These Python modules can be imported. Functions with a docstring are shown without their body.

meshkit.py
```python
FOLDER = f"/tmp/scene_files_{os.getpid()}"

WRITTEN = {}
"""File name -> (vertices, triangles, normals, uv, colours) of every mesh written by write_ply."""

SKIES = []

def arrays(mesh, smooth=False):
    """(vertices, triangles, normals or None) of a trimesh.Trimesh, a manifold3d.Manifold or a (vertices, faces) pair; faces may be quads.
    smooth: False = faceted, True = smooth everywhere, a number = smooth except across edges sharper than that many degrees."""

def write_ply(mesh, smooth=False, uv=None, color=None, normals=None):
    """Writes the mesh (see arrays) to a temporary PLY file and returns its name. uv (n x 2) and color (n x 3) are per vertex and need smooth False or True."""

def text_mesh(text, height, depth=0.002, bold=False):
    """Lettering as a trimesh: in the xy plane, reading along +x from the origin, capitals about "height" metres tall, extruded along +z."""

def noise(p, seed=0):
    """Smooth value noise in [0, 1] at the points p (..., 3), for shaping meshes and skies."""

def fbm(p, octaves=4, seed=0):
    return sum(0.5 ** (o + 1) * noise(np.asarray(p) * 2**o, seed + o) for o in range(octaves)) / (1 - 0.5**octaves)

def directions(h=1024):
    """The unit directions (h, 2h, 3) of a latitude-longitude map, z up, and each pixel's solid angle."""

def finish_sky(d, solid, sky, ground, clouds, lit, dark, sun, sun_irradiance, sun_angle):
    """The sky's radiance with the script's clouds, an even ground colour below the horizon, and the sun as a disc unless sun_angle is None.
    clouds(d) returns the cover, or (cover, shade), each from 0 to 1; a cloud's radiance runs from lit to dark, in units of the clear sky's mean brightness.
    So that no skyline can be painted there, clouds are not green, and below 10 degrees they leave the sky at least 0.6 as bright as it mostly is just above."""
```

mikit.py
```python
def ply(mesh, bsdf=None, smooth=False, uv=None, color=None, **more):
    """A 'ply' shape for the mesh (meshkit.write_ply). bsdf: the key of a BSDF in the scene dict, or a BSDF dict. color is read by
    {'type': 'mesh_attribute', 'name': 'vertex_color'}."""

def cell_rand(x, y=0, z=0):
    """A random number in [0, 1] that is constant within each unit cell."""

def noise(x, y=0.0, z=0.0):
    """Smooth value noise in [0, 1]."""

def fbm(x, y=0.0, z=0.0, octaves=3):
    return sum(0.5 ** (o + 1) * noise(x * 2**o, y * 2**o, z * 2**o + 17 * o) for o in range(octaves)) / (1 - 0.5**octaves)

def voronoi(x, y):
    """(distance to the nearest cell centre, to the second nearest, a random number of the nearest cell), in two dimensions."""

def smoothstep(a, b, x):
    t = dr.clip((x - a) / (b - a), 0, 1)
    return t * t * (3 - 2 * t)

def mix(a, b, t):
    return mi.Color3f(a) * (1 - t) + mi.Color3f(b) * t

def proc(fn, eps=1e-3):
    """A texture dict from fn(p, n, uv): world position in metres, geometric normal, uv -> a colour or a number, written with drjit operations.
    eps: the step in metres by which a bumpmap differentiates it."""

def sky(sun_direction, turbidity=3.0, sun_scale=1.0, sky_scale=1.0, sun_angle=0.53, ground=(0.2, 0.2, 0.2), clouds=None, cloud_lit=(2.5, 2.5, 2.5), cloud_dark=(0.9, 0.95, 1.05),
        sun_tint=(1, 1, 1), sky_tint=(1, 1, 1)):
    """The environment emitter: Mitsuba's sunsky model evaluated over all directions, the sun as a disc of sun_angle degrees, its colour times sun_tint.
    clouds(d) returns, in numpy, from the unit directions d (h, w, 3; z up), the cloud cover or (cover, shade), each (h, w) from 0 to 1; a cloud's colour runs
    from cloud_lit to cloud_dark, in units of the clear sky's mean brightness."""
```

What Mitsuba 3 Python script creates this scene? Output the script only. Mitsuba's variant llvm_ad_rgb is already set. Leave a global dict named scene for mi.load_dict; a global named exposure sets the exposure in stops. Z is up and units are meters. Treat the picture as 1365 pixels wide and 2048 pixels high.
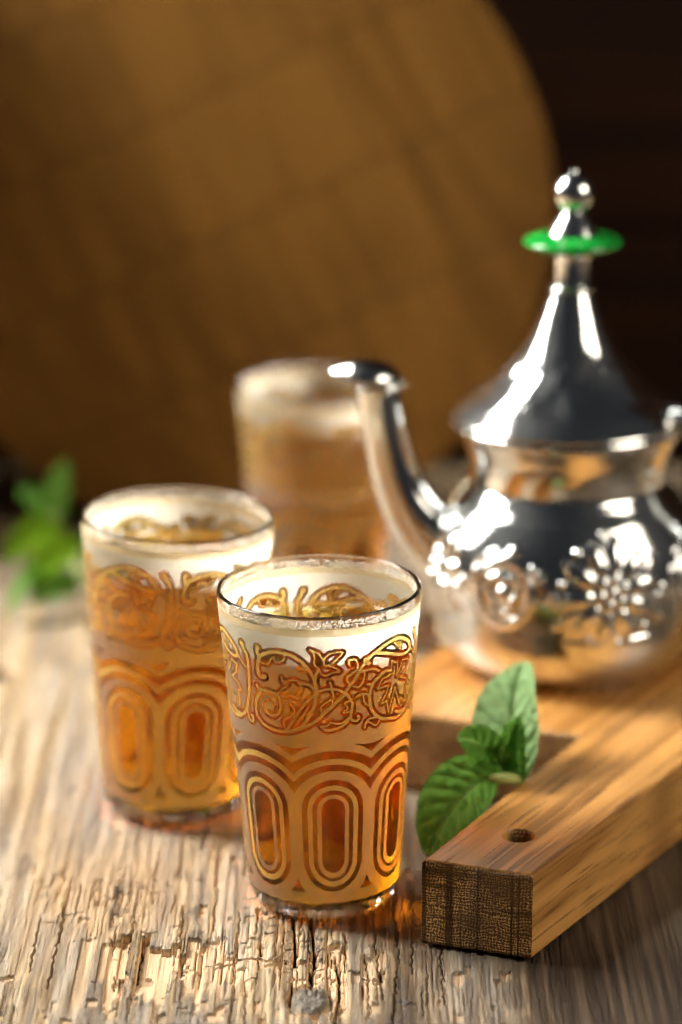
import math, random
import numpy as np, trimesh, shapely
import drjit as dr
from shapely.geometry import Polygon, LineString, Point, box
from shapely import affinity
from shapely.ops import unary_union
from scipy.interpolate import PchipInterpolator
import manifold3d as m3
import mapbox_earcut
import mitsuba as mi
import mikit, meshkit
from mikit import proc, noise, fbm, voronoi, cell_rand, smoothstep, mix

T = mi.ScalarTransform4f
scene, labels = {}, {}
rng = np.random.default_rng(7)

# ------------------------------------------------------------------ camera, lamps, exposure
PITCH = 0.2952
EYE = [0.006, -0.8081, 0.3668]
scene['camera'] = dict(type='thinlens', fov=13.41, fov_axis='x', near_clip=0.05, far_clip=20.0,
    aperture_radius=0.0115, focus_distance=0.838,
    to_world=T().look_at(origin=EYE, target=[0.006, EYE[1] + math.cos(PITCH), EYE[2] - math.sin(PITCH)], up=[0, 0, 1]))
exposure = 4.2

def softbox(key, label, at, to, w, h, radiance):
    """A studio softbox: a glowing cloth panel in a black box, standing outside the frame."""
    m = T().look_at(origin=at, target=to, up=[0, 0, 1])
    scene[key + '__panel'] = dict(type='rectangle', to_world=m @ T().scale([w / 2, h / 2, 1]),
        emitter=dict(type='area', radiance=dict(type='rgb', value=radiance)), bsdf=dict(type='diffuse', reflectance=dict(type='rgb', value=[.5, .5, .5])))
    wall = [(-w / 2 - .012, -w / 2 - .002, -h / 2 - .012, h / 2 + .012), (w / 2 + .002, w / 2 + .012, -h / 2 - .012, h / 2 + .012),
            (-w / 2 - .002, w / 2 + .002, -h / 2 - .012, -h / 2 - .002), (-w / 2 - .002, w / 2 + .002, h / 2 + .002, h / 2 + .012)]
    parts = [trimesh.creation.box(bounds=[[a, c, -.1], [b, d, .03]]) for a, b, c, d in wall]
    parts.append(trimesh.creation.box(bounds=[[-w / 2 - .012, -h / 2 - .012, -.115], [w / 2 + .012, h / 2 + .012, -.102]]))
    scene[key + '__housing'] = mikit.ply(trimesh.util.concatenate(parts), dict(type='twosided', bsdf=dict(type='diffuse', reflectance=dict(type='rgb', value=[.02, .02, .02]))), to_world=m)
    labels[key] = dict(label=label, category='lamp')

softbox('softbox', 'large bright softbox lamp standing to the left of the table', [-0.62, 0.55, 0.70], [0.04, 0.06, 0.05], .90, .68, [2.35, 2.28, 2.12])
softbox('softbox_001', 'smaller warm softbox lamp standing to the right of the table', [0.95, -0.37, 0.66], [0.08, 0.08, 0.05], .58, .52, [.42, .37, .30])
scene['room_light'] = dict(type='constant', radiance=dict(type='rgb', value=[.0010, .0011, .0013]))

shade_box_sides = [trimesh.creation.box(bounds=b) for b in ([[-.31, .325, .0015], [-.18, .337, .26]], [[-.31, .450, .0015], [-.18, .462, .26]], [[-.31, .3372, .0015], [-.298, .4498, .26]], [[-.192, .3372, .0015], [-.18, .4498, .26]], [[-.2978, .3372, .0015], [-.1922, .4498, .012]])]  # unseen box, added to keep lamp light off the back of the table
scene['added_shade_box'] = mikit.ply(trimesh.util.concatenate(shade_box_sides), dict(type='twosided', bsdf=dict(type='diffuse', reflectance=dict(type='rgb', value=[.10, .055, .025]))))
labels['added_shade_box'] = dict(label='open dark wooden box added out of view on the left to shade the table', category='box')

# ------------------------------------------------------------------ helpers
def rgb(*c): return dict(type='rgb', value=list(c))
def shape(key, mesh, bsdf, smooth=False, uv=None, **more):
    scene[key] = mikit.ply(mesh, bsdf, smooth, uv=uv, **more)
    return scene[key]
def lathe(profile, n=160, flip=False):
    """Surface of revolution about z of (r, z) points; the outside is on the right going up."""
    p = np.asarray(profile, float); a = np.linspace(0, 2 * np.pi, n, endpoint=False); k = len(p)
    v = np.stack([p[:, None, 0] * np.cos(a), p[:, None, 0] * np.sin(a), np.broadcast_to(p[:, None, 1], (k, n))], -1).reshape(-1, 3)
    i, j = np.meshgrid(np.arange(k - 1), np.arange(n), indexing='ij'); j2 = (j + 1) % n
    q = np.stack([i * n + j, i * n + j2, (i + 1) * n + j2, (i + 1) * n + j], -1).reshape(-1, 4)
    f = np.vstack([q[:, [0, 1, 2]], q[:, [0, 2, 3]]])
    t = trimesh.Trimesh(v, f, process=False)
    f = f[t.area_faces > 1e-13]
    return trimesh.Trimesh(v, f[:, ::-1] if flip else f, process=False)
def curve(pts, n):
    p = np.asarray(pts, float); d = np.r_[0, np.cumsum(np.linalg.norm(np.diff(p, axis=0), axis=1))]
    return PchipInterpolator(d / d[-1], p)(np.linspace(0, 1, n))
def tube(path, radii, n=24, k=60, flat=1.0, cap=True):
    p = curve(path, k); r = PchipInterpolator(np.linspace(0, 1, len(radii)), radii)(np.linspace(0, 1, k))
    t = np.gradient(p, axis=0); t /= np.linalg.norm(t, axis=1, keepdims=True)
    u = np.cross(t, [0, 1, 0.001]); u /= np.linalg.norm(u, axis=1, keepdims=True); w = np.cross(t, u)
    a = np.linspace(0, 2 * np.pi, n, endpoint=False)
    v = (p[:, None] + r[:, None, None] * (np.cos(a)[:, None] * u[:, None] + flat * np.sin(a)[:, None] * w[:, None])).reshape(-1, 3)
    i, j = np.meshgrid(np.arange(k - 1), np.arange(n), indexing='ij'); j2 = (j + 1) % n
    f = np.stack([i * n + j, (i + 1) * n + j, (i + 1) * n + j2, i * n + j2], -1).reshape(-1, 4)
    f = np.vstack([f[:, [0, 1, 2]], f[:, [0, 2, 3]]])
    if cap:
        v = np.vstack([v, p[0], p[-1]]); c0, c1, jj = k * n, k * n + 1, np.arange(n)
        f = np.vstack([f, np.stack([np.full(n, c0), jj, (jj + 1) % n], 1), np.stack([np.full(n, c1), (k - 1) * n + (jj + 1) % n, (k - 1) * n + jj], 1)])
    m = trimesh.Trimesh(v, f, process=False)
    if m.is_watertight and m.volume < 0: m.invert()
    return m
def cross2(p, t): a, b = p[t[:, 1]] - p[t[:, 0]], p[t[:, 2]] - p[t[:, 0]]; return a[:, 0] * b[:, 1] - a[:, 1] * b[:, 0]
def earcut(poly):
    rings = [np.array(poly.exterior.coords)[:-1]] + [np.array(r.coords)[:-1] for r in poly.interiors]
    v = np.vstack(rings); ends = np.cumsum([len(r) for r in rings]).astype(np.uint32)
    return v, mapbox_earcut.triangulate_float64(v, ends).reshape(-1, 3)
def rounded_slab(pts, z0, z1, b, steps=4):
    """A prism over a counter-clockwise outline with edges rounded by b."""
    p = np.asarray(pts, float); n = len(p)
    e = np.roll(p, -1, 0) - p; e /= np.linalg.norm(e, axis=1, keepdims=True); nrm = np.c_[e[:, 1], -e[:, 0]]
    prev = np.roll(nrm, 1, 0); mit = prev + nrm; mit /= (1 + (prev * nrm).sum(1))[:, None]
    rings = []
    for t in np.linspace(0, 1, steps + 1): rings.append((p - mit * b * (1 - math.sin(t * math.pi / 2)), z0 + b * (1 - math.cos(t * math.pi / 2))))
    for t in np.linspace(0, 1, steps + 1): rings.append((p - mit * b * (1 - math.cos(t * math.pi / 2)), z1 - b * (1 - math.sin(t * math.pi / 2))))
    v = np.vstack([np.c_[q, np.full(n, z)] for q, z in rings]); f = []
    for i in range(len(rings) - 1):
        for j in range(n):
            k = (j + 1) % n; f += [[i * n + j, i * n + k, (i + 1) * n + k], [i * n + j, (i + 1) * n + k, (i + 1) * n + j]]
    _, t = earcut(Polygon(rings[0][0])); top = (len(rings) - 1) * n
    ar = cross2(p, t); t = np.where(ar[:, None] > 0, t, t[:, ::-1])
    return trimesh.Trimesh(v, np.vstack([f, t[:, ::-1], t + top]), process=False)

# ------------------------------------------------------------------ materials
def bsdf(key, d): scene[key] = d; return key
def table_colour(p, n, uv):
    x, y, z = p.x, p.y, p.z
    wob = (noise(x * 14, y * 5) - .5) * .004
    g = fbm((x + wob) * 520, y * 16, 0, 4)
    fine = fbm((x + wob) * 1900, y * 60, 3, 3)
    patch = fbm(x * 28, y * 9, 5, 3)
    c = mix((.22, .14, .068), (.55, .405, .235), smoothstep(.3, .68, g))
    c = mix(c, (.62, .52, .385), smoothstep(.48, .72, fbm((x + wob) * 330, y * 22, 13, 3)) * .6)
    c = mix(c, (.10, .072, .045), smoothstep(.54, .76, fine) * .5)
    c = mix(c, (.27, .245, .22), smoothstep(.5, .72, patch) * .5)
    streak = fbm((x + wob) * 260, y * 7, 11, 3)
    c = mix(c, (.22, .20, .185), smoothstep(.56, .72, streak) * .5)
    c = mix(c, (.50, .315, .15), smoothstep(.5, .78, fbm(x * 16 + 9, y * 7, 2, 3)) * .55)
    blotch = fbm(x * 130, y * 45, 17, 4)
    c = mix(c, (.085, .06, .04), smoothstep(.58, .74, blotch) * smoothstep(.10, -.02, y) * .6)  # darker blotches, stronger towards the front
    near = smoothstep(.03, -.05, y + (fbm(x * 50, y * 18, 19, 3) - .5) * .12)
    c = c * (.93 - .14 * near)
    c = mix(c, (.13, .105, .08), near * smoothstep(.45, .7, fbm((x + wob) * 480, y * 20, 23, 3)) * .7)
    stain_shade = smoothstep(.012, .075, x + (fbm(x * 40, y * 14, 8, 3) - .5) * .09) * smoothstep(.25, .05, y)  # dark weathered wood, deepened to paint in the shadow at front right
    c = c * (1 - stain_shade) + mix((.030, .019, .011), (.135, .092, .055), smoothstep(.32, .75, g * .6 + patch * .4)) * stain_shade
    low = smoothstep(-.0007, -.0017, z)
    fresh = mix((.52, .34, .19), (.70, .50, .30), g)
    c = mix(c, fresh, low * (1 - stain_shade) * .85)
    c = c * (1 - .8 * smoothstep(-.0026, -.0045, z))
    knot = dr.square((x + .0025) / .0062) + dr.square((y + .0700) / .0085)
    k = smoothstep(1.3, .6, knot + (fbm(x * 500, y * 500, 1, 2) - .5) * .8)
    return mix(c, mix((.045, .04, .036), (.22, .19, .15), fbm(x * 700, y * 900, 4, 3)), k * .85)
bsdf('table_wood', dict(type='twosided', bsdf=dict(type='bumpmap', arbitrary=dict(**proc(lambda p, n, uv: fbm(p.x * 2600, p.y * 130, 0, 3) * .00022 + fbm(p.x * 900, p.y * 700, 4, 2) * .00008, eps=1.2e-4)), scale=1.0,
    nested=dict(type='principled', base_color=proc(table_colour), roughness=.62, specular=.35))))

GA = math.radians(60.0); GX, GY = math.cos(GA), math.sin(GA)
def oak(p, n, uv):
    u, v, w = p.x * GX + p.y * GY, -p.x * GY + p.y * GX, p.z
    v2 = v + (noise(u * 9, v * 30, w * 20) - .5) * .004
    ring = fbm(v2 * 420, u * 5, w * 180, 3)
    pore = fbm(v2 * 1300, u * 38, w * 1300, 2)
    broad = fbm(v * 60, u * 6, w * 50, 3)
    c = mix((.31, .13, .026), (.58, .285, .078), smoothstep(.28, .7, ring))
    c = mix(c, (.62, .34, .10), smoothstep(.5, .8, broad) * .5)
    c = mix(c, (.15, .062, .018), smoothstep(.54, .78, pore) * .8)
    seam = smoothstep(.012, 0, dr.abs(v / .043 + .32 - dr.floor(v / .043 + .32) - .5))
    c = mix(c, (.16, .07, .02), seam * .5)
    # end grain: rows of pores between darker rays
    a = v * 1000 + (noise(v * 300, w * 260) - .5) * .9; b = w * 1000 + (noise(v * 200, w * 420, 3) - .5) * 1.1
    cell = fbm(a * 3.1, b * 3.6, 2, 2)
    rows = .5 + .5 * dr.sin(b * 6.4 + noise(a * .5, b * .4) * 4)
    cols = .5 + .5 * dr.sin(a * 7.0 + noise(a * .4, b * .5, 3) * 5)
    rays = smoothstep(.74, .9, noise(v * 1000, w * 10, 9))
    e = mix((.095, .040, .013), (.52, .31, .12), smoothstep(.42, .72, cell * .62 + rows * .22 + cols * .16))
    e = mix(e, (.035, .014, .005), rays * .85)
    e = mix(e, (.045, .018, .006), smoothstep(.75, .95, noise(v * 40, w * 620, 7)) * .7)
    e = mix(e, (.10, .045, .014), smoothstep(.45, .7, fbm(v * 120, w * 200, 3, 2)) * .6)
    return mix(c, e, smoothstep(.35, .8, dr.abs(n.x * math.cos(math.radians(71)) + n.y * math.sin(math.radians(71)))))
bsdf('oak', dict(type='twosided', bsdf=dict(type='bumpmap', arbitrary=proc(lambda p, n, uv: fbm((-p.x * GY + p.y * GX) * 1500, (p.x * GX + p.y * GY) * 40, p.z * 1500, 3) * .00005, eps=1e-4), scale=1.0,
    nested=dict(type='principled', base_color=proc(oak), roughness=.42, specular=.45))))

BA = math.radians(25.0)
def round_wood(p, n, uv):
    a, b = p.x + .0417, (p.z - .134) * 1.02
    u, v = a * math.cos(BA) + b * math.sin(BA), -a * math.sin(BA) + b * math.cos(BA)
    k = dr.floor((v + .0074) / .0539 + 10)
    su = u + (noise(v * 9, k * 5.0, 2) - .5) * .006
    g = fbm(su * 46 + 4.5 * noise(su * 17, v * 6, 8) + v * 9, v * 7, 2, 4)
    s = fbm(su * 210 + k * 3, v * 9, 5, 3)
    c = mix((.115, .050, .0075), (.185, .084, .0145), smoothstep(.3, .72, g * .55 + s * .45))
    c = mix(c, (.085, .036, .005), smoothstep(.42, .8, fbm(p.x * 9, p.z * 8, 4, 3)) * .6)
    c = mix(c, (.045, .02, .004), smoothstep(.0013, 0, dr.abs((v + .0074) / .0539 - dr.floor((v + .0074) / .0539 + .5)) * .0539) * .45)
    return c * (.97 + .06 * cell_rand(k, 2))
bsdf('round_wood', dict(type='twosided', bsdf=dict(type='principled', base_color=proc(round_wood), roughness=.6, specular=.12)))
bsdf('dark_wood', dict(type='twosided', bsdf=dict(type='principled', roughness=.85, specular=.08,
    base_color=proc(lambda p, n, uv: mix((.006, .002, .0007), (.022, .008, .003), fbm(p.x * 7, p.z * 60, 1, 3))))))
bsdf('clear_glass', dict(type='dielectric', int_ior=1.5, ext_ior=1.0))
bsdf('tea_in_glass', dict(type='dielectric', int_ior=1.333, ext_ior=1.5))
bsdf('tea_surface', dict(type='dielectric', int_ior=1.333, ext_ior=1.0))
bsdf('water', dict(type='dielectric', int_ior=1.333, ext_ior=1.0))
scene['tea_medium'] = dict(type='homogeneous', albedo=rgb(0., 0., 0.), sigma_t=rgb(.013, .118, .95), scale=150.0)
bsdf('frost', dict(type='principledthin', base_color=proc(lambda p, n, uv: mi.Color3f(.955, .905, .755) * (.94 + .06 * noise(p.x * 4000, p.y * 4000, p.z * 4000))), roughness=.55, diff_trans=1.77, spec_trans=0.0, eta=1.15))
bsdf('rim_band', dict(type='principledthin', base_color=proc(lambda p, n, uv: mix((.80, .62, .30), (.93, .84, .62), fbm(p.x * 1500, p.y * 1500, p.z * 2500, 2))), roughness=.4, diff_trans=1.4, spec_trans=0.0, eta=1.3))
bsdf('gold_paint', dict(type='principledthin', base_color=proc(lambda p, n, uv: mix((.85, .55, .13), (.99, .80, .30), noise(p.x * 3800, p.y * 3800, p.z * 3800))), roughness=.4, diff_trans=1.0, spec_trans=0.0, eta=1.5))
bsdf('amber_stain', dict(type='thindielectric', int_ior=1.3, ext_ior=1.0, specular_transmittance=rgb(.76, .44, .09), specular_reflectance=rgb(.6, .5, .4)))
bsdf('fog_drops', dict(type='principledthin', base_color=rgb(.92, .88, .8), roughness=.2, diff_trans=1.4, spec_trans=0.0, eta=1.33))
bsdf('silver', dict(type='blendbsdf', weight=.035,
    bsdf_0=dict(type='twosided', bsdf=dict(type='roughconductor', material='Ag', alpha=.03, specular_reflectance=rgb(.84, .87, .9))),
    bsdf_1=dict(type='twosided', bsdf=dict(type='roughconductor', material='Ag', alpha=.28, specular_reflectance=rgb(.84, .87, .9)))))
bsdf('green_plastic', dict(type='twosided', bsdf=dict(type='principled', base_color=rgb(.010, .28, .035), roughness=.13, specular=.5)))
def leaf_colour(dark, light, vein):
    def f(p, n, uv):
        s, t = uv.x, dr.abs(uv.y - .5) * 2
        k = s * 7.5 - t * 1.7
        d = dr.abs(k - dr.floor(k) - .5)
        lat = smoothstep(.42, .49, d) * smoothstep(1.0, .7, t)
        mid = smoothstep(.075, .02, t)
        c = mix(dark, light, fbm(p.x * 500, p.y * 500, p.z * 500, 3))
        return mix(c, vein, dr.maximum(lat * .35, mid * .7))
    return f
def leaf_bsdf(key, dark, light, vein, trans=.7, rough=.42):
    bsdf(key, dict(type='principledthin', base_color=proc(leaf_colour(dark, light, vein)), roughness=rough, diff_trans=trans, spec_trans=0.0, eta=1.8, sheen=.6))
leaf_bsdf('mint_leaf', (.085, .24, .028), (.20, .43, .075), (.46, .62, .26), .8, .36)
leaf_bsdf('mint_leaf_pale', (.19, .36, .13), (.36, .55, .27), (.5, .66, .36), .55, .36)
leaf_bsdf('mint_leaf_young', (.075, .21, .03), (.15, .36, .06), (.3, .5, .14), .9, .45)
leaf_bsdf('mint_leaf_far', (.13, .28, .010), (.24, .43, .025), (.32, .5, .08), 1.1, .45)
bsdf('mint_stem', dict(type='principled', base_color=rgb(.36, .44, .13), roughness=.5))

# ------------------------------------------------------------------ table top: a weathered slab, its cracks, broken splinters and knot are relief
def graded(lo, hi, step, far_lo, far_hi, grow=1.09, most=.02):
    a = list(np.arange(lo, hi, step)); s = step
    while a[-1] < far_hi: s = min(s * grow, most); a.append(a[-1] + s)
    b, s = [lo], step
    while b[-1] > far_lo: s = min(s * grow, most); b.append(b[-1] - s)
    return np.array(b[:0:-1] + a)
def nz(x, y, seed=0): return meshkit.noise(np.stack([x, y, np.full_like(x, seed * 7.3)], -1), seed)
def nfbm(x, y, o=3, seed=0): return meshkit.fbm(np.stack([x, y, np.full_like(x, seed * 5.1)], -1), o, seed)
def sstep(a, b, x): t = np.clip((x - a) / (b - a), 0, 1); return t * t * (3 - 2 * t)
def table_height(X, Y):
    wob = (nz(X * 14, Y * 5, 1) - .5) * .004 + (nz(X * 90, Y * 25, 2) - .5) * .0008 + (nz(X * 300, Y * 140, 26) - .5) * .0003
    xs = X + wob
    g = nfbm(xs * 520, Y * 16, 4, 3)
    ridge = 1 - np.abs(nfbm(xs * 330, Y * 11, 3, 4) - .5) * 2
    ridge2 = 1 - np.abs(nfbm(xs * 760, Y * 34, 3, 14) - .5) * 2
    fade = .35 + .65 * sstep(.35, .6, nfbm(X * 60, Y * 25, 2, 15))
    h = (g - .62) * .0006 - (np.maximum(ridge - .88, 0) / .12 * .0006 + np.maximum(ridge2 - .84, 0) / .16 * .0004) * fade
    worn = sstep(.44, .62, nfbm(X * 38 + 3, Y * 11, 3, 25))
    h = h * (1 - .55 * worn) + ((nfbm(xs * 1900, Y * 150, 3, 5) - .5) * .00042 + (nfbm(X * 1100, Y * 800, 2, 6) - .5) * .00028) * (1 - .6 * worn)
    h += (nfbm(X * 45, Y * 14, 2, 7) - .55) * .0009
    right = sstep(.045, .075, X)
    h = h * (1 - .55 * right)
    # strips of the top layer broken off in front of a ragged lip
    r = np.random.default_rng(21)
    h0 = h
    edges = np.cumsum(r.uniform(.0011, .0042, 110)) - .12
    k = np.clip(np.searchsorted(edges, xs.ravel()).reshape(xs.shape), 0, 109)
    lip = r.uniform(-.042, -.027, 110); end = r.uniform(-.078, -.05, 110); dep = r.uniform(.0014, .0032, 110); has = r.random(110)
    cx = np.r_[edges[0], (edges[1:] + edges[:-1]) / 2, edges[-1]][:110]
    main = np.exp(-((cx + .046) / .017) ** 2)
    second = np.exp(-((cx - .006) / .012) ** 2)
    lip = np.where(second > main, lip - .006, lip)
    dep = dep * np.clip(main * 1.25 + second * .8, 0, 1.1) * (has < .8)
    y = Y + (nz(X * 700, Y * 300, 8) - .5) * .0028 + (nz(X * 2200, Y * 900, 9) - .5) * .0009
    L, E, D = lip[k], end[k], dep[k]
    cut = sstep(L + .00025, L - .00025, y) * sstep(E - .012, E + .010, y)
    h = h * (1 - .45 * cut * np.clip(D / .0015, 0, 1)) - D * cut
    # small blocks between cross checks: each settled at its own height
    r = np.random.default_rng(77)
    e3 = np.cumsum(r.uniform(.0010, .0046, 110)) - .12
    xb = X + (nz(X * 30, Y * 10, 21) - .5) * .004 + (nz(X * 350, Y * 160, 22) - .5) * .0005
    k3 = np.clip(np.searchsorted(e3, xb.ravel()).reshape(xb.shape), 0, 109)
    off3, len3 = r.uniform(0, .02, 110)[k3], r.uniform(.005, .022, 110)[k3]
    yb = Y + (nz(X * 600, Y * 250, 23) - .5) * .0016
    row = np.floor((yb + off3) / len3); fy = (yb + off3) / len3 - row
    hs = np.sin(k3 * 127.1 + row * 311.7) * 43758.5453; rnd = hs - np.floor(hs)
    hs2 = np.sin(k3 * 269.5 + row * 183.3) * 28001.83; rnd2 = hs2 - np.floor(hs2)
    lo = np.r_[e3[0] - .002, e3][k3]; hi = e3[k3]; fx = np.minimum(xb - lo, hi - xb)
    m3 = .85 * sstep(.46, .62, nfbm(X * 32, Y * 22, 3, 24)) * sstep(.06, .01, Y) * (1 - right)
    h += m3 * ((rnd - .62) * .0011 + (fy - .5) * (rnd2 - .5) * .0009)
    h -= m3 * (.0011 * sstep(.00030, .00008, fx) * (rnd2 > .35) + .0013 * sstep(.00030, .00008, np.minimum(fy, 1 - fy) * len3) * (rnd > .3))
    h += .0005 * sstep(.004, 0, L - y + .004) * (y > L) * sstep(L + .010, L, y) * np.clip(D / .0015, 0, 1)
    # the next lips further up and small chips
    for seed, y0, y1, pr, dd in ((31, -.022, -.006, .3, .0011), (32, .0, .05, .22, .0009), (33, -.085, -.066, .35, .0010), (34, -.064, -.046, .3, .0011)):
        r = np.random.default_rng(seed); edges2 = np.cumsum(r.uniform(.0009, .0036, 130)) - .13
        k2 = np.clip(np.searchsorted(edges2, xs.ravel()).reshape(xs.shape), 0, 129)
        l2, n2, d2 = r.uniform(y0, y1, 130), r.uniform(.004, .014, 130), dd * r.uniform(.4, 1.2, 130) * (r.random(130) < pr)
        h -= d2[k2] * sstep(l2[k2] + .0002, l2[k2] - .0002, y) * sstep(l2[k2] - n2[k2], l2[k2] - n2[k2] * .3, y) * (1 - right)
    # cracks along the grain
    def crack(pts, w, d):
        p = np.array(pts) / 1000.0; p = p[np.argsort(p[:, 1])]
        xc = np.interp(Y, p[:, 1], p[:, 0]) + (nz(Y * 400, Y * 0, 11) - .5) * .0010
        t = sstep(p[0, 1] - .001, p[0, 1] + .003, Y) * sstep(p[-1, 1] + .001, p[-1, 1] - .003, Y)
        return d * t * sstep(w / 1000, w / 2500, np.abs(X - xc))
    for pts, w, d in [([(-9.3, -8), (-8, -22), (-7.5, -32), (-7, -48)], .75, .005), ([(-4.6, -5), (-2.5, -25), (-1.5, -48)], .8, .005), ([(4.2, -38.9), (5.6, -58.5), (4, -90)], .5, .004),
                      ([(7.1, -26), (7.4, -45)], .4, .003), ([(-17.6, -31), (-17.3, -41)], .7, .003), ([(-18.6, -8), (-19.1, -28)], .35, .002), ([(-7.6, -52), (-8.4, -70)], .5, .003),
                      ([(-3, -47), (-2, -66)], .5, .003), ([(13, -40), (14, -60)], .35, .002), ([(22, -52), (20, -88)], .45, .002), ([(-24, -58), (-25, -92)], .35, .002)]:
        h -= crack(pts, w, d)
    r = np.random.default_rng(5)
    for _ in range(70):
        x0, y0, ln = r.uniform(-.085, .04), r.uniform(-.1, .09), r.uniform(.008, .045)
        h -= crack([(x0 * 1000, y0 * 1000), (x0 * 1000 + r.uniform(-1, 1), (y0 + ln) * 1000)], r.uniform(.2, .42), r.uniform(.0007, .002))
    # short cracks across it
    def across(pts, w, d):
        p = np.array(pts) / 1000.0
        yc = np.interp(X, p[:, 0], p[:, 1]) + (nz(X * 700, X * 0, 12) - .5) * .0022
        t = sstep(p[0, 0] - .0002, p[0, 0] + .0005, X) * sstep(p[-1, 0] + .0002, p[-1, 0] - .0005, X)
        return d * t * sstep(w / 1000, w / 2500, np.abs(Y - yc))
    for pts, w, d in [([(-30.3, -46.2), (-20.4, -42.9), (-8.8, -44.9)], .5, .0022), ([(-8, -46.5), (-.5, -46.5)], 1.1, .004), ([(-16.8, -25.7), (-9.1, -25.7)], .4, .002), ([(-7, -32.9), (-2.6, -32.4)], .4, .002),
                      ([(-1, -39), (4, -36)], .4, .002), ([(8, -52), (15, -55)], .4, .0016), ([(-16, -47), (-9, -46)], .8, .003)]:
        h -= across(pts, w, d)
    for _ in range(45):
        x0, y0, ln = r.uniform(-.08, .035), r.uniform(-.09, .03), r.uniform(.0015, .005)
        h -= across([(x0 * 1000, y0 * 1000), ((x0 + ln) * 1000, y0 * 1000 + r.uniform(-.8, .8))], r.uniform(.2, .4), r.uniform(.0005, .0015))
    # the knot, and a hole far left
    q = ((X + .0025) / .0058) ** 2 + ((Y + .0695) / .0082) ** 2 + (nfbm(X * 260, Y * 260, 2, 13) - .5) * .9
    kn = sstep(1.15, .35, q)
    h = h * (1 - .6 * kn) + .0012 * kn - .0022 * np.exp(-((q - 1.25) / .25) ** 2) + kn * (np.abs(nfbm(X * 420, Y * 300, 3, 16) - .5) - .1) * .0060
    h -= .006 * sstep(1.2, .5, ((X + .1185) / .0048) ** 2 + ((Y - .198) / .0075) ** 2)
    return h
gx = graded(-.094, .112, .00026, -.75, .75); gy = graded(-.095, .055, .00034, -.35, .467, 1.05, .004)
X, Y = np.meshgrid(gx, gy)
Z = table_height(X, Y)
Z = np.minimum(Z, .0009) - .0002
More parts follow.
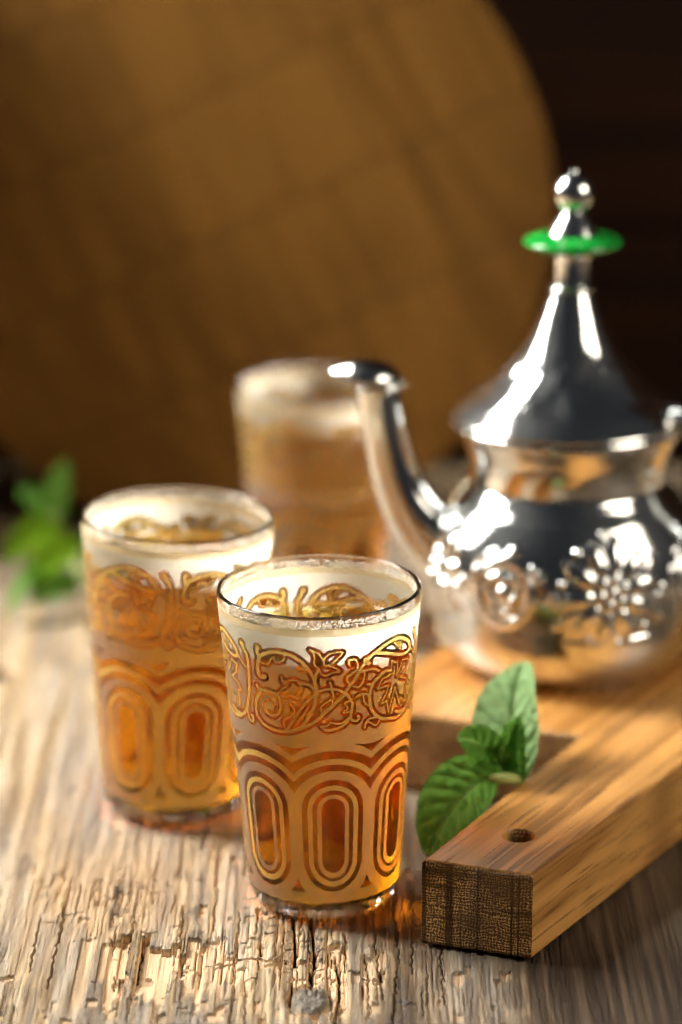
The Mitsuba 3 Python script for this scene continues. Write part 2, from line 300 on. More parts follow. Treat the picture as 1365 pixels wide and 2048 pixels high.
# pressed level under the things that stand on it
for cx, cy, r0 in ((.0009, .0, .023), (-.0487, .0715, .023), (-.0029, .2442, .023)):
    inside = sstep(r0 + .002, r0 - .001, np.hypot(X - cx, Y - cy)); Z = Z * (1 - inside) + np.minimum(Z, -.0001) * inside
wx, wy = len(gx), len(gy)
tv = np.stack([X, Y, Z], -1).reshape(-1, 3)
ii, jj = np.meshgrid(np.arange(wy - 1), np.arange(wx - 1), indexing='ij')
tf = np.stack([ii * wx + jj, ii * wx + jj + 1, (ii + 1) * wx + jj + 1, (ii + 1) * wx + jj], -1).reshape(-1, 4)
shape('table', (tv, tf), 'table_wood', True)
slab = trimesh.creation.box(bounds=[[gx[0], gy[0], -.05], [gx[-1], gy[-1], -.012]])
shape('table__underside', slab, 'table_wood')
labels['table'] = dict(label='weathered grey and tan wooden table top with cracks, splinters and a dark knot', category='table')

# ------------------------------------------------------------------ back wall of dark planks
for i in range(5):
    pl = rounded_slab([(-1.3, 0), (1.3, 0), (1.3, .158), (-1.3, .158)], 0, .02, .002)
    pl.vertices = np.c_[pl.vertices[:, 0], .473 + (.02 - pl.vertices[:, 2]), pl.vertices[:, 1] - .05 + i * .16]
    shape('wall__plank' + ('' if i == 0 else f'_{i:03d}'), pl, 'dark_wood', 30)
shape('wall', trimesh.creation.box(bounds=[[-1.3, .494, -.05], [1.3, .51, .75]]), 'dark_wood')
labels['wall'] = dict(label='very dark brown wooden wall in the background', category='wall', kind='structure')

# ------------------------------------------------------------------ round board leaning on the wall
RB, TILT = .1373, math.radians(12)
disc = Point(0, 0).buffer(RB, 96)
cuts = [-.2, -.0613, -.0074, .0465, .1004, .2]
frame_rb = np.array([[1, 0, 0], [0, math.sin(TILT), math.cos(TILT)], [0, math.cos(TILT), -math.sin(TILT)]])
for i in range(5):
    strip = affinity.rotate(box(-.3, cuts[i] + .00006, .3, cuts[i + 1] - .00006), 25, origin=(0, 0))
    g = disc.intersection(strip).simplify(.00015)
    o = np.array(g.exterior.coords)[:-1]
    if Polygon(o).exterior.is_ccw is False: o = o[::-1]
    m = rounded_slab(o, 0, .018, .0003, 2)
    m.vertices = m.vertices @ frame_rb + [-.0417, .392, RB * math.cos(TILT)]
    m.invert()
    shape('round_board__plank' + ('' if i == 0 else f'_{i:03d}'), m, 'round_wood', 30)
labels['round_board'] = dict(label='large round brown wooden board made of slanting planks leaning against the dark wall', category='wooden board')

# ------------------------------------------------------------------ oak serving board with a bar-shaped handle
d60 = np.array([GX, GY])
tl, tr, inner = np.array([.0294, -.0358]), np.array([.0608, -.0467]), np.array([.0827, .0631])
cl = np.array([.0070, .0897])
outline = [tl, tr, tr + .34 * np.array([math.cos(math.radians(58.5)), math.sin(math.radians(58.5))]), cl + .245 * d60, cl, inner]
bar = rounded_slab(outline, .0003, .0270, .0014, 4)
mm = m3.Manifold(m3.Mesh(bar.vertices.astype(np.float32), bar.faces.astype(np.uint32)))
drill = m3.Manifold.cylinder(.06, .0043, .0043, 40).translate([.0582, -.0184, -.01]) + m3.Manifold.cylinder(.0012, .0043, .0053, 40).translate([.0582, -.0184, .0261])
mm = mm - drill
shape('serving_board', mm, 'oak', 40)
labels['serving_board'] = dict(label='thick golden oak serving board with a bar handle that has a drilled hole', category='serving board')

# ------------------------------------------------------------------ tea glasses
H, LEVEL = .0984, .0842
def r_out(z): return .0224 + (z - .004) / (H - .004) * .0076
def arc_pts(c, r, a0, a1, n): return [(c[0] + r * math.cos(math.radians(a)), c[1] + r * math.sin(math.radians(a))) for a in np.linspace(a0, a1, n)]
wall_t = .0012
outer = [(0, .0010), (.010, .0010), (.0165, .0004), (.0182, 0)] + arc_pts((.0184, .0036), .0036, -80, -5, 8)
outer += [(r_out(z), z) for z in np.linspace(.0052, H - .0012, 40)]
rim = arc_pts((r_out(H) - wall_t / 2, H - .00085), wall_t / 2, 0, 180, 10)
dry = [(r_out(z) - wall_t, z) for z in np.linspace(H - .0013, LEVEL, 10)]
wet = [(r_out(z) - wall_t, z) for z in np.linspace(LEVEL, .0092, 30)] + arc_pts((.0165, .0086), .0048, 0, -90, 9)[1:] + [(.008, .0036), (0, .0034)]
glass_mesh = lathe(outer + rim + dry, 160)
tea_wall = lathe(wet[::-1], 160)                              # its normals point out of the tea, into the glass
rl = r_out(LEVEL) - wall_t
tea_top = lathe([(rl, LEVEL), (rl - .0003, LEVEL - .00045), (rl - .0008, LEVEL - .0008), (rl - .002, LEVEL - .00105), (rl - .006, LEVEL - .0011), (0, LEVEL - .0011)], 160)

MOTIF = """1.13:-36.7,87.1 -37.7,85.9 -36,84.9 -33.1,85.6 -29.5,86.4 -24.7,87 -18.9,86.8 -13.8,85.9 -8.9,84.1 -5.6,81.9 -3.6,79.8 -2.2,77.6 -1.9,75.3;1.56:-36.9,87.3 -36.7,87.2;1.26:-35.5,85 -37.5,82.7 -38,80.4 -37.2,78.6 -34.6,78.2 -33,78.7;1.74:-34.2,78.5 -33.6,78.5;0.48:-35.8,83.1 -32.1,82.6 -30,83 -28.3,84.5 -26.3,85.2 -26,84.1 -23.3,83.8 -20.5,84.7 -19.4,86.3;0.48:-8.5,83.8 -9.4,83 -11,82.2 -8.1,82.3 -5.6,81.8;0.52:-5.1,88.5 -0.4,87.4 1.6,86 2.8,84.7;0.52:-5.1,88.5 -2.7,87 -2.5,85.6 -2.8,84.2 -1.6,83.2 -0.2,82.4;0.52:2.8,84.7 3.3,85.8 7,87.2 13.3,87.3 10.8,85.6 7,83.9 3.2,83.5 2.8,84.7;0.52:3.2,83.5 7.4,83 12,81.5 7.8,81.1 4,80.3 1.5,80.8 -0.2,82.4;1.0:-0.2,82.4 -1.7,80.8 -2.4,78.9;0.56:-22.2,79.1 -20.5,78 -16.2,78.6 -12.9,78.7 -10.6,76.9 -11,75.1 -13.3,73.8 -13.1,72.6 -16.2,73.9 -19.4,73.3 -23.2,72.9;0.56:-22.2,79.1 -21.7,77.7 -18.8,77 -22.4,75.4 -25,73.8;0.87:-11.9,77.8 -8,77.7 -5,77.1 -2.5,75.7;0.96:-39.8,75.3 -38.3,74.3 -34,74.1 -28.9,73.9 -25.1,73.1 -23.8,71.6 -23.8,69.7 -25.3,67.8 -28.5,66.6 -32,66.8 -34.5,68.1 -33.7,69.8 -30.9,70.6 -29.3,69.7 -29.7,68.5;1.74:-31.9,69.4 -31.4,69.1;1.09:-36.8,73.4 -39.9,71.6 -41.7,69.1 -41.5,66.1 -38.3,63.9 -33.3,62.6 -27,62 -20.6,62.2 -14.9,62.9 -8.4,64.3 -2.1,66.2 3.3,68.8 9,71.4 13.4,73.4 14.9,74.6;1.09:14.9,74.6 17.5,76.3 21.1,78.6 24.2,81.1 27.3,83.2 31.1,84.9 36,86.2 40.1,87.1 45.8,87.8 52.3,87.7 59.5,86.2 64.8,84 64.3,82.3 57.2,82 47.7,83.4 40.4,84.6 35.6,85.3;1.09:-1.9,75.3 -2.2,73 -3.4,70.6 -5.5,68.3 -8.8,65.7 -12.5,63.7 -17.7,62.5;0.91:-3,74.1 -7,72.4 -11.1,69.8 -15,66.8 -19,63.8 -21.6,62.3;0.56:-16.9,70.7 -15.2,69.1 -16.7,67.7 -21.1,66.2 -22.5,64.7 -21.5,62.9;0.91:-1.3,75.3 3,75.9 7.7,76 12.1,75.3 15.2,74.2;0.91:15.1,74.8 17.6,72.8 19.5,70.9 19.2,68.6 17.8,66.3 14.1,64.3 7.8,63.2 3.8,63.1 0.9,64.3;0.61:0.9,64.3 4.2,64.5 6.5,65.5 9.6,65 13.2,65.1 17.1,66.4;0.87:18.2,66.6 19.9,65.5 22.8,65.2 24.1,66.2 23.3,66.6;0.61:6.1,78.2 7.3,76.1 8,74 7.3,71.7;0.52:7.5,72.8 3.4,71.8 0.9,70.4 1.1,69 2.6,68.4;0.48:17.9,71.9 14.5,71.2 16.5,70.1 15.9,69 14.1,68.3 17.3,68.4 19.3,69;0.78:17.7,82.9 17,84.1 18.7,84.7 21.3,84.3 22.5,82.9 21.9,81.3 19.6,80.5 16.6,79.4 16.2,78.2 18.4,76.9;0.78:24.7,80.4 28.9,80.7 33.4,80.5 36.6,79.5;0.61:26.8,80.6 26.8,78.6 25.3,76.7 23,75.7 19.8,76.4;1.74:27.4,83.9 27.8,83.7;1.3:29.2,82.7 29.5,82.6;1.09:46.2,78.5 41.1,78.8 36.8,77.6 33.2,76.2 31.3,74.1 30.8,71.4 31.8,68.7 34.6,66.3 39.9,64.3 46.3,63.3 54.3,62.6 61.2,63.1;0.52:45.8,77.5 44.3,76.9 40.2,76.8 37.6,75.3 36.4,73.9 40.5,73.9 45,74.1 43.2,71.8 39.4,68.8 43.8,69.2 45.9,65.4 48.9,69.9 50.5,72.7 53.2,69.7 56.2,66.5 57.1,68.5 62.2,66.2 62.3,69.3 62.2,71.4 65.8,71.7 63,73.6 55.6,74.9 61.2,76.6 63.7,79.6 56.8,80.2 54.3,77.7 51.3,76.1 51.9,78.5 51.8,80.5 49.5,80.4 46.4,81.6 46.2,78.8;1.09:52.4,64.7 56.5,64 61.9,64;1.0:29.2,76.1 32.5,75.6;0.65:22.2,72.8 25,73.5 29,72.9 31,71.8;0.56:26.5,72.9 27.1,71 29.2,69.7 31.7,69.4;0.74:28.1,62.6 28.6,63.7 30.5,64.9 35.8,65.1 39.9,64.3;0.56:30,64.5 33.3,63.2 36.1,62.5 39.1,63.9;0.39:47.7,87 50.6,85.5 53.8,84.1 54,86.5"""
R0 = 28.0                                                     # mm; the print is laid out flat as (R0 * angle, height)
def spline(pts, n=5):
    p = np.array(pts, float)
    if len(p) < 3: return p
    q = np.vstack([2 * p[0] - p[1], p, 2 * p[-1] - p[-2]]); o = []
    for i in range(1, len(q) - 2):
        a, b, c, d = q[i - 1:i + 3]
        for t in np.linspace(0, 1, n, endpoint=False): o.append(.5 * (2 * b + (c - a) * t + (2 * a - 5 * b + 4 * c - d) * t * t + (3 * b - a - 3 * c + d) * t ** 3))
    return np.array(o + [p[-1]])
def sc(pts): return [(math.radians(a) * R0, z) for a, z in pts]
strokes = []
for part in MOTIF.split(';'):
    w, pts = part.split(':'); pts = sc([tuple(map(float, q.split(','))) for q in pts.split()])
    sharp = float(w) == .52 and len(pts) > 20
    strokes.append(LineString(pts if sharp else spline(pts)).buffer(float(w) / 2 * .88, 6))
for w, pts in ((1.0, [(70.3, 87), (72.2, 85.2), (74.2, 83.5), (74.6, 79), (74, 74.4), (72, 69.6), (68, 65.5), (61.5, 63.2)]), (1.5, [(70.2, 87.1), (70.5, 86.9)]), (.9, [(69.5, 66.5), (71.5, 63.6), (74.5, 63.2), (75, 64.6), (73.8, 65)]),
               (.6, [(60, 86), (66, 82.5), (71, 80.5), (73, 80)])):
    strokes.append(LineString(spline(sc(pts))).buffer(w / 2, 6))
motif_gold = unary_union(strokes)
halo = motif_gold.buffer(.86, 6)
halo = unary_union([Polygon(g.exterior, [r for r in g.interiors if Polygon(r).area > .9]) for g in getattr(halo, 'geoms', [halo])])
turn = math.radians(120) * R0
def around(g, n, off=0.0):
    st = 2 * math.pi * R0 / n
    return unary_union([affinity.translate(g, off + k * st, 0) for k in range(-n, n + 1)])
full = math.pi * R0
def arc_line(ztop, zval, p, n=24):
    h = ztop - zval; r = (p * p + h * h) / (2 * h); s = np.linspace(-p, p, n)
    return [(x, ztop - r + math.sqrt(r * r - x * x)) for x in s]
def print_shapes(arch_deg):
    """(frosted, gold) in the flat layout: vine frieze above, seven arches with oval windows below."""
    k = R0 / 26.0; p = math.pi * R0 / 7
    def band(a, b, c, d): return Polygon(arc_line(a, b, p) + arc_line(c, d, p)[::-1])
    def oval(half, top, bot): half *= k; return LineString([(0, bot + half), (0, top - half)]).buffer(half, 16)
    tri = Polygon([(p - 6.2, 58.0), (p - 2.5, 57.3), (p, 57.1), (p + 2.5, 57.3), (p + 6.2, 58.0), (p + 2.6, 56.4), (p, 54.6), (p - 2.6, 56.4)])
    low = Polygon([(p - 2.9, 10.4), (p + 2.9, 10.4), (p + 1.1, 12.2), (p, 14.6), (p - 1.1, 12.2)])
    clear = unary_union([band(56.3, 52.3, 49.9, 42.2), oval(9.55, 47.1, 10.5).difference(oval(4.93, 42.3, 15.0)), oval(3.6, 41.0, 16.8), tri, low])
    gold = unary_union([band(53.9, 48.6, 52.0, 46.1), oval(7.85, 45.3, 12.2).difference(oval(6.3, 43.7, 14.0))])
    off = math.radians(arch_deg) * R0
    clear = unary_union([around(clear, 7, off), around(halo, 3)]); gold = unary_union([around(gold, 7, off), around(motif_gold, 3)])
    win = box(-full, 6.8, full, 92.2)
    return win.difference(clear), gold.intersection(win), clear.intersection(win).difference(gold)
def wrap(poly, lift, step=3.0):
    """The flat shape laid round the glass, lift metres proud of it."""
    vs, fs, at, ds = [], [], 0, math.radians(step) * R0
    for i in range(int(round(360 / step))):
        g = poly.intersection(box(-full + i * ds, 0, -full + (i + 1) * ds, 99))
        for q in getattr(g, 'geoms', [g]):
            if q.geom_type != 'Polygon' or q.area < 1e-4: continue
            v, f = earcut(q)
            if len(f): vs.append(v); fs.append(f + at); at += len(v)
    v, f = np.vstack(vs), np.vstack(fs)
    ar = cross2(v, f); f = np.where(ar[:, None] > 0, f, f[:, ::-1])
    a, z = v[:, 0] / R0, v[:, 1] / 1000
    r = r_out(z) + lift
    pos = np.c_[r * np.sin(a), -r * np.cos(a), z]
    slope = math.atan2(.0076, H - .004)
    nrm = np.c_[np.sin(a) * math.cos(slope), -np.cos(a) * math.cos(slope), np.full(len(a), -math.sin(slope))]
    path = meshkit.write_ply((pos, f), True, normals=nrm)
    return dict(type='ply', filename=path, face_normals=False)
band_poly = box(-full, 92.25, full, 94.5)
band_ply = wrap(band_poly, .00024)
prints = {}
def droplets(seed, n, z0, z1, big):
    r = np.random.default_rng(seed); ms = []
    base = trimesh.creation.icosphere(subdivisions=1)
    for _ in range(n):
        a, z, s = r.uniform(0, 2 * np.pi), r.uniform(z0, z1), r.uniform(.00012, big) * r.uniform(.5, 1)
        rr = r_out(z) - wall_t
        v = base.vertices * [s * .55, s * r.uniform(.8, 1.5), s * r.uniform(.7, 1.2)]
        c, q = math.cos(a), math.sin(a)
        v = v @ np.array([[c, q, 0], [-q, c, 0], [0, 0, 1]]) + [(rr - s * .6) * c, (rr - s * .6) * q, z]
        ms.append(trimesh.Trimesh(v, base.faces, process=False))
    return trimesh.util.concatenate(ms)
drop_mesh = droplets(3, 2600, .0944, .0969, .00040)
def tea_glass(key, label, x, y, turn_deg, arch_deg, lean=(0, 0), size=1.0):
    ang = math.atan(math.hypot(*lean)); nl = math.hypot(*lean) or 1; axis = [-lean[1] / nl, lean[0] / nl, 0] if ang else [1, 0, 0]
    m = T().translate([x, y, .0003 + .018 * math.sin(ang)]).rotate(axis, math.degrees(ang)).rotate([0, 0, 1], turn_deg).scale([size, size, 1])
    if arch_deg not in prints:
        f, g, s = print_shapes(arch_deg); prints[arch_deg] = (wrap(f, .00024), wrap(g, .00026), wrap(s, .00024))
    f, g, s = prints[arch_deg]
    ref = lambda b: dict(type='ref', id=b)
    med = dict(type='ref', id='tea_medium')
    if 'g' not in prints: prints['g'] = [mikit.ply(q, None, True) for q in (glass_mesh, tea_top, tea_wall)] + [mikit.ply(drop_mesh, None, True)]
    a, b, c, d = prints['g']
    scene[key + '__wall'] = {**a, 'bsdf': ref('clear_glass'), 'to_world': m}
    scene[key + '__tea__001'] = {**b, 'bsdf': ref('tea_surface'), 'interior': med, 'to_world': m}
    scene[key + '__tea__002'] = {**c, 'bsdf': ref('tea_in_glass'), 'interior': med, 'to_world': m}
    scene[key + '__frosted_print'] = {**f, 'bsdf': ref('frost'), 'to_world': m}
    scene[key + '__gold_print'] = {**g, 'bsdf': ref('gold_paint'), 'to_world': m}
    scene[key + '__amber_print'] = {**s, 'bsdf': ref('amber_stain'), 'to_world': m}
    scene[key + '__gold_band'] = {**band_ply, 'bsdf': ref('rim_band'), 'to_world': m}
    scene[key + '__condensation'] = {**d, 'bsdf': ref('fog_drops'), 'to_world': m}
    labels[key + '__condensation'] = dict(kind='stuff')
    labels[key] = dict(label=label, category='tea glass', group='gold printed glasses of tea')
tea_glass('tea_glass', 'sharp frosted glass of amber tea with gold vine print nearest the camera', .0009, 0.0, 0, 7.7, (-.0142, 0))
tea_glass('tea_glass_001', 'softly blurred glass of golden tea standing behind and left of the nearest glass', -.0487, .0715, 45, -27.5, (.030, 0), 1.02)
tea_glass('tea_glass_002', 'very blurred glass of brown tea furthest back, partly hidden by the teapot spout', -.0029, .2442, 170, -27.5)

# ------------------------------------------------------------------ teapot
PX, PY, PZ = .0827, .1366, .0274
prof = np.array([(.0348, .0270), (.0366, .0276), (.0372, .0290), (.0392, .0302), (.0445, .0334), (.0476, .041), (.0484, .0480), (.0496, .0606), (.0488, .0665), (.0469, .0731), (.0408, .0838), (.0366, .0890), (.0346, .0925), (.0345, .0960), (.0352, .1000), (.0380, .1067), (.0392, .1095), (.0398, .1108)])
prof[:, 1] += .0004
prof[:, 0] *= .96
pp = curve(prof, 300)
NT = 720
th = np.linspace(0, 2 * np.pi, NT, endpoint=False)
TH, PZg = np.meshgrid(th, pp[:, 1]); RR = np.broadcast_to(pp[:, :1], TH.shape)
def dome(h, tc, zc, a, b, rot, hh, power=1.0):
    """A raised oval of half-axes a, b (m) turned by rot degrees at angle tc (degrees from the camera side, to the right), height zc."""
    dx = ((TH - math.radians(tc - 90) + np.pi) % (2 * np.pi) - np.pi) * .049; dz = PZg - zc
    c, s = math.cos(math.radians(rot)), math.sin(math.radians(rot))
    q = ((dx * c + dz * s) / a) ** 2 + ((-dx * s + dz * c) / b) ** 2
    return np.maximum(h, hh * np.clip(1 - q, 0, 1) ** power)
emb = np.zeros_like(TH)
for k in range(4):
    t0 = 15 + 90 * k; zc = .0655
    off = lambda r, a: (t0 + math.degrees(r * math.cos(math.radians(a)) / .049), zc + r * math.sin(math.radians(a)))
    emb = dome(emb, t0, zc, .0020, .0020, 0, .0011, .6)
    for a in range(0, 360, 60): emb = dome(emb, *off(.0045, a + 15), .0020, .0020, 0, .0011, .6)
    for i, a in enumerate(range(0, 360, 36)): emb = dome(emb, *off(.0122, a + 8), .0056, .0028, a + 8, .0014, .6)
    for a in range(0, 360, 36): emb = dome(emb, *off(.0180, a + 26), .0014, .0014, 0, .0009, .6)
    for s in (-1, 1):
        emb = dome(emb, t0 + s * 19, zc - .009, .0058, .0017, s * -38, .0010, .6); emb = dome(emb, t0 + s * 17, zc + .007, .0048, .0016, s * 55, .0010, .6)
        emb = dome(emb, t0 + s * 12, zc - .0175, .0070, .0015, s * 4, .0009, .6); emb = dome(emb, t0 + s * 24, zc - .002, .0016, .0030, 0, .0009, .6)
    t1 = t0 - 45; zr = .0640
    dx = ((TH - math.radians(t1 - 90) + np.pi) % (2 * np.pi) - np.pi) * .049; dz = PZg - zr; rr = np.hypot(dx, dz * .92)
    emb = np.maximum(emb, .0012 * np.clip(1 - ((rr - .0098) / .0018) ** 2, 0, 1) ** .7)
    emb = np.maximum(emb, .0009 * np.clip(1 - ((rr - .0055 - .0012 * np.sin(3 * np.arctan2(dz, dx))) / .0014) ** 2, 0, 1) ** .7)
    emb = dome(emb, t1, zr, .0024, .0024, 0, .0012, .6)
    for a in (35, 80, 120, 160): emb = dome(emb, t1 + math.degrees(.0135 * math.cos(math.radians(a)) / .049), zr + .0135 * math.sin(math.radians(a)), .0030, .0014, a + 90, .0009, .6)
dents = (meshkit.fbm(np.stack([np.cos(TH) * 2.2, np.sin(TH) * 2.2, PZg * 60], -1), 2, 3) - .5) * .0006 * sstep(.078, .09, PZg) * 0
tg = np.gradient(pp, axis=0); nn = np.c_[tg[:, 1], -tg[:, 0]]; nn /= np.linalg.norm(nn, axis=1, keepdims=True)
emb *= .85
Rb = RR + nn[:, :1] * emb; Zb = PZg + nn[:, 1:] * emb
bv = np.stack([PX + Rb * np.cos(TH), PY + Rb * np.sin(TH), Zb], -1).reshape(-1, 3)
i, j = np.meshgrid(np.arange(len(pp) - 1), np.arange(NT), indexing='ij'); j2 = (j + 1) % NT
bf = np.stack([i * NT + j, i * NT + j2, (i + 1) * NT + j2, (i + 1) * NT + j], -1).reshape(-1, 4)
shape('teapot__body', (bv, bf), 'silver', True)
def at_pot(m): m.vertices = m.vertices + [PX, PY, 0]; return m
shape('teapot__base', at_pot(lathe([(0, .0274), (.0342, .0274), (.0346, .0278), (.0340, .0284), (0, .0284)], 120)), 'silver', 30)
shape('teapot__rim', at_pot(lathe([(.0375, .1094)] + arc_pts((.0380, .1118), .0017, -90, 90, 10) + [(.0365, .1136), (.0365, .1094)], 160)), 'silver', 40)
lid = curve([(.0372, .1136), (.0388, .1138), (.0396, .1146), (.0391, .1154), (.0381, .1164), (.0351, .1190), (.0297, .1230), (.0234, .1282), (.0186, .1337), (.0146, .1397), (.0114, .1460), (.0092, .1515), (.0075, .1560), (.0071, .1574)], 150)
lm = lathe(lid, 240)
lv = lm.vertices; a = np.arctan2(lv[:, 1], lv[:, 0]); rad = np.hypot(lv[:, 0], lv[:, 1])
rip = .0005 * sstep(.117, .122, lv[:, 2]) * sstep(.139, .132, lv[:, 2]) * (meshkit.fbm(np.stack([np.cos(a) * 4, np.sin(a) * 4, lv[:, 2] * 130], -1), 2, 5) - .5) * 2
lm.vertices = lv + np.c_[lv[:, 0] / np.maximum(rad, 1e-6) * rip, lv[:, 1] / np.maximum(rad, 1e-6) * rip, rip * .6]
shape('teapot__lid', at_pot(lm), 'silver', True)
shape('teapot__lid__stem', at_pot(lathe(curve([(.0076, .1570), (.0079, .1576), (.0074, .1583), (.0064, .1590), (.0063, .1640), (.0064, .1680), (.0080, .1700)], 40), 80)), 'silver', True)
ring = [(0, .1695)] + curve([(.0110, .1704), (.0148, .1716), (.0164, .1730), (.0160, .1738), (.0138, .1748), (.0095, .1760)], 24).tolist() + [(0, .1762)]
shape('teapot__lid__green_washer', at_pot(lathe(ring, 120)), 'green_plastic', 40)
labels['teapot__lid__green_washer'] = dict(label='bright green plastic disc under the finial')
fin = curve([(.0086, .1762), (.0080, .1772), (.0062, .1800), (.0046, .1822), (.0041, .1830)], 24).tolist() + arc_pts((0, .1893), .0068, -62, 84, 30) + [(.0012, .1962), (.0009, .1972), (0, .1974)]
shape('teapot__lid__finial', at_pot(lathe(fin, 100)), 'silver', 60)
sp = tube([(.0500, PY, .0655), (.0420, PY, .0680), (.0337, PY, .0749), (.0268, PY, .0865), (.0233, PY, .0970), (.0208, PY, .1084), (.0194, PY, .1154), (.0185, PY, .1237)], [.0145, .0132, .0110, .0093, .0083, .0076, .0072, .0070], 96, 120, .84)
a = np.arctan2(sp.vertices[:, 1] - PY, sp.vertices[:, 2])
shape('teapot__spout', sp, 'silver', 50)
lip = tube([(.0187, PY, .1222), (.0185, PY, .1237), (.0184, PY, .1247)], [.0073, .0080, .0075], 64, 12, .9)
shape('teapot__spout__lip', lip, 'silver', 40)
cap = trimesh.creation.icosphere(subdivisions=4); v = cap.vertices * [.0110, .0104, .0062]
v[:, 2] = np.where(v[:, 2] < 0, v[:, 2] * .35, v[:, 2])
tipw = np.clip(-v[:, 0] / .0118, 0, 1) ** 3; v[:, 0] -= tipw * .0028; v[:, 1] *= 1 - .45 * tipw
ca, sa = math.cos(math.radians(5)), math.sin(math.radians(5))
v = v @ np.array([[ca, 0, -sa], [0, 1, 0], [sa, 0, ca]]) + [.0148, PY, .1272]
shape('teapot__spout_cap', trimesh.Trimesh(v, cap.faces, process=False), 'silver', True)
knuckle = trimesh.creation.cylinder(.0014, .008, sections=24); knuckle.apply_transform(trimesh.transformations.rotation_matrix(math.pi / 2, [1, 0, 0])); knuckle.apply_translation([.0268, PY, .1255])
shape('teapot__spout_cap__hinge', knuckle, 'silver', 40)
shape('teapot__handle', tube([(.1245, PY, .1118), (.1265, PY, .1205), (.1330, PY, .1310), (.1480, PY, .1330), (.1600, PY, .1200), (.1620, PY, .0980), (.1520, PY, .0740), (.1340, PY, .0640)], [.0032, .0036, .0040, .0040, .0040, .0040, .0038, .0034], 32, 120), 'silver', 50)
hg = trimesh.creation.cylinder(.0030, .012, sections=28); hg.apply_transform(trimesh.transformations.rotation_matrix(math.pi / 2, [1, 0, 0])); hg.apply_translation([.1236, PY, .1105])
shape('teapot__handle__hinge', hg, 'silver', 40)
labels['teapot'] = dict(label='shiny embossed silver teapot with a pointed lid and green disc on the serving board', category='teapot')

# ------------------------------------------------------------------ mint
def leaf(key, p0, p1, p2, width, normal, mat, cup=.25, ns=60, nt=33, serr=.05, seed=0, fold=0.0, relief=.0010):
    """A mint leaf along the curve p0 p1 p2 (mm): saw edge, midrib groove, veins with blistered fields between them."""
    p0, p1, p2 = (np.array(q, float) / 1000 for q in (p0, p1, p2)); width /= 1000.0
    s = np.linspace(0, 1, ns * 2)[:, None]; c = (1 - s) ** 2 * p0 + 2 * s * (1 - s) * p1 + s ** 2 * p2
    tg = np.gradient(c, axis=0); tg /= np.linalg.norm(tg, axis=1, keepdims=True)
    n = np.asarray(normal, float); side = np.cross(tg, n); side /= np.linalg.norm(side, axis=1, keepdims=True); up = np.cross(side, tg)
    ss = s[:, 0]; w = width / 2 * np.clip(np.sin(np.pi * ss ** .86), 0, 1) ** .52 * (1 - .06 * ss)
    t = np.linspace(-1, 1, nt)[None]; S = ss[:, None] * np.ones_like(t)
    tooth = (ss * 15) % 1.0; edge = 1 + serr * (tooth - .5)[:, None] * np.abs(t) ** 6
    k = S * 7.5 - np.abs(t) * 1.7; d = np.abs(k - np.floor(k) - .5) * 2
    L = np.linalg.norm(p2 - p0)
    blister = (1 - d ** 3) * np.clip(np.abs(t) * 4, 0, 1) * np.clip((1 - np.abs(t)) * 4, 0, 1)
    q = np.stack([S * L * 500, t * w[:, None] * 500 + 0 * S, np.full_like(S, seed)], -1)
    h = blister * relief * 1.2 + (meshkit.fbm(q, 3, seed) - .5) * relief * 1.3 - relief * 1.8 * np.exp(-(t / .06) ** 2)
    h = h * np.clip(w[:, None] / (width * .35), .15, 1)
    ang = cup * np.abs(t) ** 1.3 * 1.2 + fold * np.abs(t)
    lift = np.abs(t) * w[:, None] * np.sin(ang) + .03 * width * np.sin(S * 9 + seed) * np.abs(t) ** 2
    lat = t * w[:, None] * np.cos(ang) * edge
    v = c[:, None] + lat[..., None] * side[:, None] + (lift + h)[..., None] * up[:, None]
    a, b = np.meshgrid(np.arange(2 * ns - 1), np.arange(nt - 1), indexing='ij')
    f = np.stack([a * nt + b, a * nt + b + 1, (a + 1) * nt + b + 1, (a + 1) * nt + b], -1).reshape(-1, 4)
    f = f[:, ::-1]
    shape(key, (v.reshape(-1, 3), f), mat, True, uv=np.stack([S, (t + 1) / 2 + 0 * S], -1).reshape(-1, 2))
leaf('mint_sprig__leaf', (52.8, 19.5, 30.0), (40.5, 15.0, 30.5), (33.0, 14.0, 5.5), 25, (-.45, -.62, .65), 'mint_leaf', .22, seed=1)
leaf('mint_sprig__leaf_001', (61.4, 26.5, 25.6), (55.6, 35.0, 43.0), (63.6, 58.0, 54.0), 25, (-.50, -.56, .66), 'mint_leaf_pale', .30, seed=2)
leaf('mint_sprig__leaf_002', (55.8, 26.0, 29.2), (49.8, 23.0, 41.5), (41.6, 21.0, 42.0), 15, (-.50, -.70, .52), 'mint_leaf', .30, seed=3)
leaf('mint_sprig__leaf_003', (61.2, 24.6, 27.0), (60.2, 22.5, 38.0), (61.0, 26.0, 47.5), 13, (-.55, -.80, .05), 'mint_leaf_young', .55, seed=4)
leaf('mint_sprig__leaf_004', (56.6, 25.0, 32.0), (56.4, 23.4, 41.5), (60.0, 25.0, 46.5), 8, (-.72, -.66, .1), 'mint_leaf', .5, ns=30, nt=17, seed=5, fold=.8)
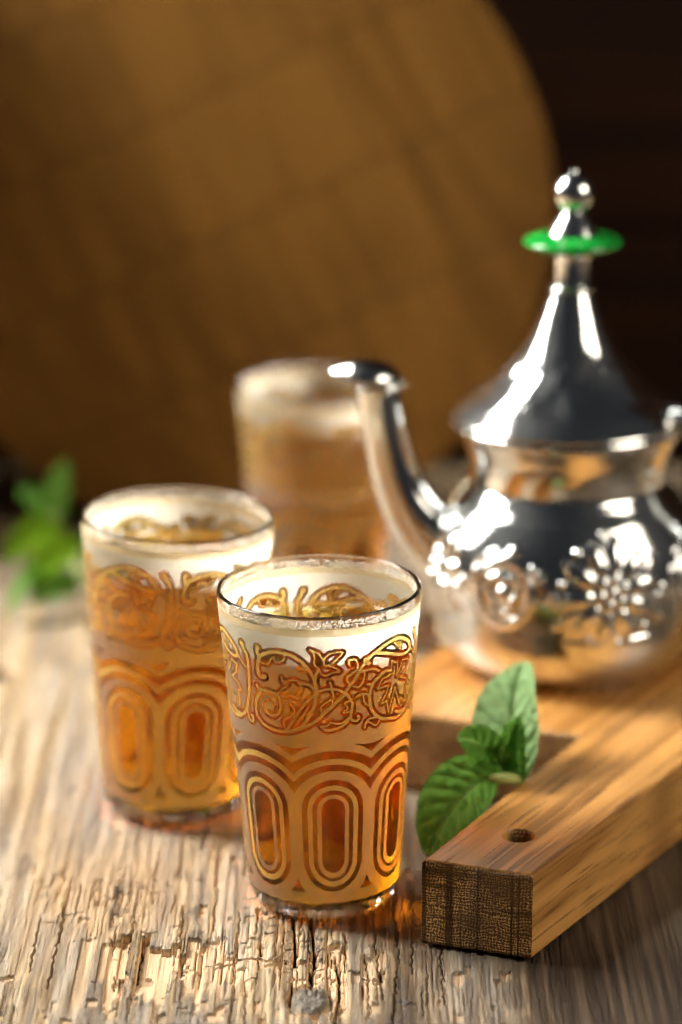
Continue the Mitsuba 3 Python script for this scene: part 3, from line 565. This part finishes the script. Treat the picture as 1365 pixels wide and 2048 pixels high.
leaf('mint_sprig__leaf_005', (54.6, 26.6, 32.0), (53.0, 25.6, 38.8), (51.0, 23.8, 41.2), 6, (-.5, -.75, .4), 'mint_leaf', .4, ns=24, nt=17, seed=6, fold=.4)
shape('mint_sprig__stem', tube([(.0520, .0190, .0297), (.0552, .0175, .0305), (.0590, .0200, .0296), (.0612, .0262, .0262), (.0600, .0330, .0150)], [.0016, .0018, .0017, .0015, .0014], 16, 40), 'mint_stem', 50)
labels['mint_sprig'] = dict(label='fresh green mint sprig leaning over the inner edge of the serving board', category='mint sprig')
labels['mint_sprig__leaf'] = dict(label='large dark green mint leaf hanging down beside the nearest glass')
leaf('mint_sprig_001__leaf', (-94.8, 268, 27), (-105, 264, 25), (-117, 255, 12.5), 15, (-.2, -.75, .6), 'mint_leaf_far', .3, 30, 17, seed=7)
leaf('mint_sprig_001__leaf_001', (-105.8, 283, 30), (-116, 279, 29), (-125.4, 274, 16.8), 14, (-.2, -.8, .5), 'mint_leaf_far', .3, 30, 17, seed=8)
leaf('mint_sprig_001__leaf_002', (-108.4, 288, 23.4), (-109.2, 291, 38), (-102.3, 296, 52.5), 12, (.1, -.95, .2), 'mint_leaf', .3, 30, 17, seed=9)
leaf('mint_sprig_001__leaf_003', (-110.7, 262, 19.9), (-117, 255, 16.1), (-121.5, 248, 4.5), 11, (-.7, -.4, .5), 'mint_leaf', .2, 30, 17, seed=10)
leaf('mint_sprig_001__leaf_004', (-107.5, 292, 29), (-113.5, 295, 37), (-122, 300, 39), 9, (0, -.9, .3), 'mint_leaf', .3, 30, 17, seed=11)
leaf('mint_sprig_001__leaf_005', (-95, 263, 12), (-104.7, 258, 14), (-114, 251, 8), 14, (0, -.6, .8), 'mint_leaf', .2, 30, 17, seed=12)
shape('mint_sprig_001__stem', tube([(-.1030, .2960, .0440), (-.1075, .2880, .0300), (-.1000, .2740, .0200), (-.0850, .2600, .0060)], [.0012, .0014, .0016, .0016], 14, 30), 'mint_stem', 50)
labels['mint_sprig_001'] = dict(label='blurred mint sprig lying on the table at the left edge behind the glasses', category='mint sprig')
